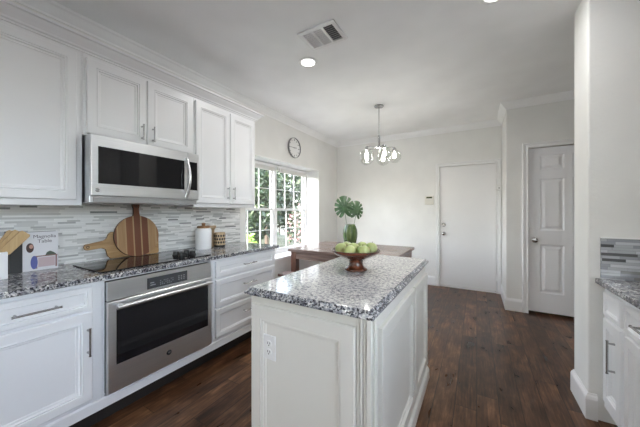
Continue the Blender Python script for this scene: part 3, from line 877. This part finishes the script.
def monstera_leaf(tip_px_dir, c, R, roll, lab, foot):
    """heart-shaped split leaf facing the kitchen; c = centre of blade"""
    g = thing('monstera_leaf', foot, lab, 'leaf', 'split leaves in the green vase')
    fw = Vector((sin(TH) * .9, -cos(TH) * .9, .12)).normalized()
    fw = (fw + Vector(tip_px_dir)).normalized()
    up = Vector((0, 0, 1)); rt = up.cross(fw).normalized() * 1.0; up2 = fw.cross(rt).normalized()
    ca, sa = cos(roll), sin(roll)
    U = rt * ca + up2 * sa; V = up2 * ca - rt * sa
    bm = MB()
    NA = 360
    def rad(a):      # a from 0 at the tip (up), to pi at the notch
        x = abs(a)
        r = R * (1.0 + .06 * cos(x) + .10 * sin(x) ** 2)
        if x > 2.6: r *= 1 - .62 * ((x - 2.6) / (pi - 2.6)) ** 1.2
        return r
    slits = [.5, .95, 1.4, 1.85, 2.3]
    vc = bm.bm.verts.new(c + V * (-.25 * R)); ring = []; inner = []
    for k in range(NA):
        a = -pi + 2 * pi * (k + .5) / NA
        r = rad(a); q = r
        for s_ in slits:
            d = abs(abs(a) - s_)
            if d < .06: q = min(q, r * (.5 + .25 * d / .06))
        def P(rr):
            u = rr * sin(a); v = 1.26 * rr * cos(a)
            return c + U * u + V * v + fw * (-.35 * u * u / R - .12 * v * v / R + .02 * R * cos(9 * a))
        inner.append(bm.bm.verts.new(P(.3 * R) if q > .3 * R else P(q * .8)))
        ring.append(bm.bm.verts.new(P(q)))
    for k in range(NA):
        j = (k + 1) % NA
        bm.bm.faces.new((inner[k], inner[j], ring[j], ring[k])); bm.bm.faces.new((vc, inner[j], inner[k]))
    o = bm.build('blade', M['monstera'], g)
    sl = o.modifiers.new('thickness', 'SOLIDIFY'); sl.thickness = .0012
    P0 = Vector(foot) + Vector((0, 0, .03)); P2 = c + V * (-.3 * R) - fw * .004
    mid = P0.lerp(P2, .55) - fw * .02
    MB().tube([P0, P0.lerp(mid, .5), mid, mid.lerp(P2, .5), P2], .0035, 8).build('stem', M['monstera'], g, smooth=True)
    return g
zz = lambda px, py, s: Vector((0, 0, 0))
def pix(px, py, Y):
    t = (px - 320) / F_PX; C_, S_ = cos(TH), sin(TH)
    a = Y * (C_ * t - S_) / (C_ + S_ * t); z = Y * C_ - a * S_
    return Vector((a, Y, 1.29 - (py - 211) / F_PX * z))
monstera_leaf((-.15, 0, 0), pix(344.3, 207.5, 3.58), .136, .12, 'larger split green leaf on the left of the vase', VC + Vector((-.01, -.01, .02)))
monstera_leaf((.5, 0, .0), pix(356.8, 210.5, 3.66), .112, -.2, 'smaller split green leaf on the right of the vase', VC + Vector((.015, .01, .02)))

# ------------------------------------------------------------------ lamps, vent, clock, small fixtures
def can_light(x, y, lab):
    r = thing('recessed_light', (x, y, CH), lab, 'ceiling light', 'recessed ceiling lights')
    MB().lathe((x, y, CH - .0005), [(.088, 0), (.092, -.004), (.088, -.008), (.066, -.009), (.064, -.004), (.064, -.001)], 36, cap0=False, cap1=False).build('trim_ring', M['trim'], r, smooth=True)
    MB().lathe((x, y, CH - .003), [(.062, 0), (.062, -.002), (.04, -.004)], 32).build('lens', M['lens'], r, smooth=True)
    ld = bpy.data.lights.new('lamp', 'AREA'); ld.shape = 'DISK'; ld.size = .12; ld.energy = LAMP_W; ld.color = LAMP_COL
    lo = bpy.data.objects.new('lamp', ld); COL.objects.link(lo); lo.parent = r; lo.location = (0, 0, -.012)
can_light(-1.377, 2.122, 'round recessed ceiling light beside the air vent')
can_light(.105, 2.065, 'round recessed ceiling light at the top edge of the picture')
can_light(-1.0, -1.7, 'added unseen recessed ceiling light near the added back window')  # lamp added behind the camera to brighten the room

vt = thing('air_vent', (-1.07, 1.86, CH), 'white ceiling air vent grille with three louvre banks', 'air vent')
fv = lambda u, v, n=0.0: Vector((-1.07 + u, 1.86 + v, CH - .0005 - n))
VW, VH = .165, .125
b = MB(); b.fbox(fv, -VW, VW, -VH, -VH + .03, 0, .012); b.fbox(fv, -VW, VW, VH - .03, VH, 0, .012)
for u0, u1 in ((-VW, -VW + .03), (-.052, -.036), (.036, .052), (VW - .03, VW)): b.fbox(fv, u0, u1, -VH + .03, VH - .03, 0, .012)
b.build('vent_frame', M['trim'], vt, .002)
MB().fbox(fv, -VW + .03, VW - .03, -VH + .03, VH - .03, 0, .001).build('duct', mat('dark_duct', (.16, .16, .17), .8), vt)
for (u0, u1, d) in ((-VW + .031, -.053, 1), (-.035, .035, 1), (.053, VW - .031, -1)):
    b = MB(); n_ = 9
    for k in range(n_):
        v = -VH + .036 + (2 * VH - .072) * k / (n_ - 1)
        b.prism(lambda u, w, n=0.0, v=v: fv(n, v + u, w), [(-.005 * d, .0015), (-.004 * d, .0010), (.006 * d, .0095), (.005 * d, .010)], u0, u1)
    b.build('louvre_bank', M['trim'], vt)

ckc = thing('wall_clock', (XL, 3.46, 2.13), 'round white wall clock with thin grey rim above the window', 'clock')
cy_, cz_ = 3.46, 2.295
MB().lathe((XL + .001, cy_, cz_), [(.157, 0), (.160, .005), (.160, .03), (.158, .033), (.154, .033), (.153, .016)], 48, 'X', cap1=False).build('rim', mat('grey_clock_rim', (.26, .26, .27), .3), ckc, smooth=True)
MB().lathe((XL + .0015, cy_, cz_), [(.1525, 0), (.1525, .014)], 48, 'X').build('dial', M['plastic'], ckc)
fc = Fr((XL + .0156, cy_, cz_), '+X')
b = MB()
for k in range(12):
    a = 2 * pi * k / 12; w = .0035 if k % 3 else .006
    u, v = Vector((sin(a), cos(a))), Vector((cos(a), -sin(a)))
    q = [u * .112 + v * w, u * .138 + v * w, u * .138 - v * w, u * .112 - v * w]
    MB().prism(fc, [(p.x, p.y) for p in q], 0, .0012).build('hour_mark', M['black'], ckc)
for nm, a, L, w in (('hour_hand', radians(83), .07, .005), ('minute_hand', radians(270), .105, .0038)):
    u, v = Vector((sin(a), cos(a))), Vector((cos(a), -sin(a)))
    q = [u * -.02 + v * w, u * L + v * w * .5, u * L - v * w * .5, u * -.02 - v * w]
    MB().prism(fc, [(p.x, p.y) for p in q], .0015, .003).build(nm, M['black'], ckc)

# chandelier
cx, cyy = -1.131, 3.49
CD = -.035
ch = thing('chandelier', (cx, cyy, 2.0), 'nickel chandelier with five clear glass globes above the table', 'chandelier')
MB().lathe((cx, cyy, CH), [(.062, 0), (.064, -.006), (.058, -.016), (.02, -.024), (.008, -.028)], 32).build('canopy', M['chrome'], ch, smooth=True)
MB().tube([(cx, cyy, CH - .025), (cx, cyy, 2.34 + CD)], .007, 10).build('rod', M['chrome'], ch, smooth=True)
MB().lathe((cx, cyy, 2.34 + CD), [(.008, 0), (.016, -.004), (.016, -.14), (.026, -.15), (.03, -.165), (.022, -.18), (.008, -.19)], 20).build('hub', M['chrome'], ch, smooth=True)
for k in range(5):
    a = 2 * pi * k / 5 + .35
    d = Vector((cos(a), sin(a), 0)); e_ = Vector((cx, cyy, CD)) + d * .2
    arm = MB().tube([Vector((cx, cyy, 2.18 + CD)) + d * .02, Vector((cx, cyy, 2.172 + CD)) + d * .08, Vector((cx, cyy, 2.176 + CD)) + d * .14, e_ + Vector((0, 0, 2.172)), e_ + Vector((0, 0, 2.15))], .0055, 8).build('arm', M['chrome'], ch, smooth=True)
    MB().lathe(e_ + Vector((0, 0, 2.168)), [(.006, 0), (.022, -.004), (.026, -.03), (.022, -.045)], 18).build('socket_cup', M['chrome'], arm, smooth=True)
    prof = []
    for j in range(17):
        t_ = .30 + (pi - .30) * j / 16
        prof.append((max(.002, .088 * sin(t_)), .088 * cos(t_)))
    MB().lathe(e_ + Vector((0, 0, 2.052)), prof, 24, cap0=False).build('globe_shade', M['globe'], arm, smooth=True)
    MB().lathe(e_ + Vector((0, 0, 2.12)), [(.012, 0), (.014, -.02), (.026, -.05), (.029, -.066), (.022, -.086), (.004, -.094)], 16).build('bulb', M['bulb'], arm, smooth=True)
    pl = bpy.data.lights.new('bulb_light', 'POINT'); pl.energy = BULB_W; pl.shadow_soft_size = .03; pl.color = (1, .965, .91)
    po = bpy.data.objects.new('bulb_light', pl); COL.objects.link(po); po.parent = ch; po.location = e_ + Vector((0, 0, 2.0)) - Vector(ch.location)

fk = Fr((-.715, YF - .0005, 1.475), '-Y')
kp = thing('alarm_keypad', fk(0, -.08), 'cream alarm keypad with dark display left of the plain door', 'keypad')
MB().panel(fk, -.072, .072, -.075, .075, [(0, 0), (0, .02), (.004, .024), (.01, .024)]).build('case', mat('cream_plastic', (.74, .73, .66), .45), kp)
MB().fbox(fk, -.045, .05, .035, .062, .0242, .0255).build('display', mat('lcd_display', (.07, .09, .04), .2), kp)
MB().fbox(fk, -.055, .055, -.058, .012, .0242, .028).build('flap', mat('cream_flap', (.70, .69, .63), .45), kp, .003)
fk = Fr((-.70, YF - .0005, 1.29), '-Y')
tag(rest(MB().panel(fk, -.045, .045, -.05, .05, [(0, 0), (0, .004), (.004, .007), (.008, .007)]).build('switch_plate', M['plastic'])), 'small white blank plate below the alarm keypad', 'wall plate')
fk = Fr((.292, YF - .0215, 1.655), '-Y')
sn = thing('door_sensor', fk(0, -.05), 'white door sensor with keyhole on the plain door frame', 'sensor')
MB().panel(fk, -.035, .04, -.045, .04, [(0, 0), (0, .02), (.006, .026), (.012, .026)]).build('case', M['plastic'], sn)
MB().prism(fk, el(.006, -.01, .008, .01, 12), .0262, .028).build('keyhole', M['black'], sn)
MB().panel(fk, -.036, -.012, -.115, -.055, [(0, 0), (0, .012), (.003, .014), (.006, .014)]).build('magnet', M['plastic'], sn)

# window blinds folded up at the top of each unit
for u0, u1, lab in ((.045, .862, 'folded pale blind at the top of the window half by the cabinets'), (.938, 1.755, 'folded pale blind at the top of the window half by the dining table')):
    wb = thing('window_blind', frW((u0 + u1) / 2, 1.30, .05), lab, 'blind', 'folded window blinds')
    MB().fbox(frW, u0, u1, 1.378, 1.418, .034, .08).build('head_rail', M['trim'], wb, .003)
    b = MB()
    for k in range(7): b.fbox(frW, u0 + .01, u1 - .01, 1.318 + k * .0085, 1.3255 + k * .0085, .037, .075)
    b.build('folded_slats', M['shade'], wb)

# ------------------------------------------------------------------ right-hand run
RF = .668
frQ = lambda u, v, n=0.0: Vector((RF - n, 2.245 - u, v))      # u runs towards the camera
RT = .878                                                     # this worktop sits a little lower
def right_unit(u0, u1, door, lab):
    c = thing('base_cabinet', frQ((u0 + u1) / 2, 0, -.3), lab, 'cabinet', 'white base cabinets on the right')
    MB().fbox(frQ, u0 + .0003, u1 - .0003, .105, RT - .033, -.56, 0).build('cabinet_body', M['cab'], c, .002)
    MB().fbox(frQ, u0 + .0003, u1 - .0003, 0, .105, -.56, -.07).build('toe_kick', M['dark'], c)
    for (a, e_, hu) in door:
        d = cab_drawer(c, frQ, a, e_, .675, .812, M['cab'])
        if e_ - a > .3: pull(d, frQ, (a + e_) / 2, .745, .13, False, .012)
        e = cab_door(c, frQ, a, e_, .165, .655, M['cab'], 0, .045)
        pull(e, frQ, hu, .487, .175, True, .02)
right_unit(0, .262, [(.018, .236, .18)], 'narrow white base cabinet against the right-hand end wall')
right_unit(.262, 1.10, [(.284, .68, .64), (.69, 1.08, .73)], 'wider white base cabinet at the right edge of the picture')
struct('trim_8', MB().box(RF, 1.2345, 2.2455, 2.268, .105, RT - .033), M['cab'])
tag(rest(MB().box(.63, 1.2345, 1.12, 2.2845, RT - .032, RT).build('countertop', M['granite_dark'], None, .006, seg=3)), 'short speckled granite worktop on the right-hand cabinets', 'countertop')
struct('trim_9', MB().box(.655, 1.2345, 2.2735, 2.2845, RT + .0005, 1.130), M['tile_dark'])
struct('trim_10', MB().sweep([(.655, 2.2845), (.655, 2.272), (1.2345, 2.272)], [(-.002, 1.124), (.004, 1.124), (.004, 1.133), (-.002, 1.133)], 1), M['trim'])

# ------------------------------------------------------------------ outside the window
struct('ground', MB().box(-16, -4.2, -14, -3.41, -.5, -.3).box(-16, -3.5, -3.41, 14, -.5, -.3), M['soil'])
struct('added_bounce_patio', MB().box(-4.2, 8, -14, -3.41, -.5, -.3).box(-3.5, -2.96, -3.41, 14, -.5, -.3), M['concrete'])  # pale ground added to bounce sunlight in through the windows
def foliage(c, rx, ry, rz, n, size, seed):
    rng = random.Random(seed); b = MB().bm if False else bmesh.new()
    for _ in range(n):
        while True:
            p = Vector((rng.uniform(-1, 1), rng.uniform(-1, 1), rng.uniform(-1, 1)))
            if .25 < p.length < 1: break
        p = Vector((c[0] + p.x * rx, c[1] + p.y * ry, c[2] + p.z * rz))
        d = Vector((rng.gauss(0, 1), rng.gauss(0, 1), rng.gauss(-.2, .7))).normalized()
        s_ = d.cross(Vector((rng.gauss(0, 1), rng.gauss(0, 1), rng.gauss(0, 1)))).normalized(); nn = d.cross(s_)
        L = size * rng.uniform(.7, 1.4); w = L * .28
        v = [b.verts.new(p), b.verts.new(p + d * L * .5 + s_ * w + nn * w * .3), b.verts.new(p + d * L), b.verts.new(p + d * L * .5 - s_ * w + nn * w * .3)]
        b.faces.new((v[0], v[1], v[2])); b.faces.new((v[0], v[2], v[3]))
    mb = MB(); mb.bm.free(); mb.bm = b
    return mb
def plant(name, x, y, z, rx, ry, rz, n, size, m, lab, cat, seed, trunk=.05):
    t = thing(name, (x, y, -.3), lab, cat, 'plants outside the window')
    foliage((x, y, z), rx, ry, rz, n, size, seed).build('foliage', M[m], t, keep=True)
    rng = random.Random(seed + 50); b = MB()
    b.tube([(x, y, -.31), (x + .05, y - .04, z * .5), (x, y, z + rz * .5)], [trunk, trunk * .8, trunk * .3], 8)
    for k in range(5):
        a = rng.uniform(0, 6.28); q = Vector((x, y, z - rz * .4 + k * rz * .2))
        b.tube([q, q + Vector((cos(a) * rx * .35, sin(a) * ry * .35, rz * .2)), q + Vector((cos(a) * rx * .7, sin(a) * ry * .7, rz * .3))], [trunk * .4, trunk * .25, trunk * .1], 6)
    b.build('trunk', M['bark'], t, smooth=True)
plant('tree', -6.6, 6.3, 1.9, 1.3, 1.4, 1.7, 4600, .18, 'leaves', 'dark leafy tree filling the middle of the window view', 'tree', 1, .10)
plant('tree', -6.0, 9.1, 2.0, 1.35, 1.35, 2.0, 4600, .18, 'leaves', 'dark leafy tree at the right of the window view', 'tree', 2, .11)
plant('tree', -8.55, 9.6, 2.6, .95, 1.3, 1.6, 2600, .15, 'leaves', 'dark leafy tree at the left of the window view', 'tree', 3, .10)
plant('shrub', -4.75, 4.5, .45, .33, .32, .4, 500, .10, 'bright_leaves', 'bright yellow-green shrub low in the window view', 'shrub', 4, .02)
plant('shrub', -4.75, 7.0, .75, .5, .55, .75, 1100, .10, 'pink_leaves', 'pink flowering shrub low at the right of the window view', 'shrub', 5, .03)
fn = thing('fence', (-5.6, 4.6, -.3), 'low brown board fence at the left of the window view', 'fence')
b = MB()
for k in range(12):
    y = 3.5 + k * .18
    b.box(-5.62, -5.6, y, y + .172, -.3, .5)
b.build('fence_boards', M['fence'], fn)
b = MB(); b.box(-5.66, -5.621, 3.5, 5.66, -.1, -.01); b.box(-5.66, -5.621, 3.5, 5.66, .3, .39); b.build('fence_rails', M['fence'], fn)
hg = thing('hedge', (-11.2, 9.6, -.3), 'tall dark evergreen hedge behind the trees outside', 'hedge', 'plants outside the window')
foliage((-11.2, 9.6, 1.7), .7, 5.2, 2.6, 5200, .34, 21).build('foliage', M['leaves'], hg, keep=True)
b = MB()
for k in range(9): b.tube([(-11.2, 5.4 + k * 1.05, -.31), (-11.2, 5.4 + k * 1.05, 2.2)], [.05, .03], 6)
b.build('stems', M['bark'], hg)
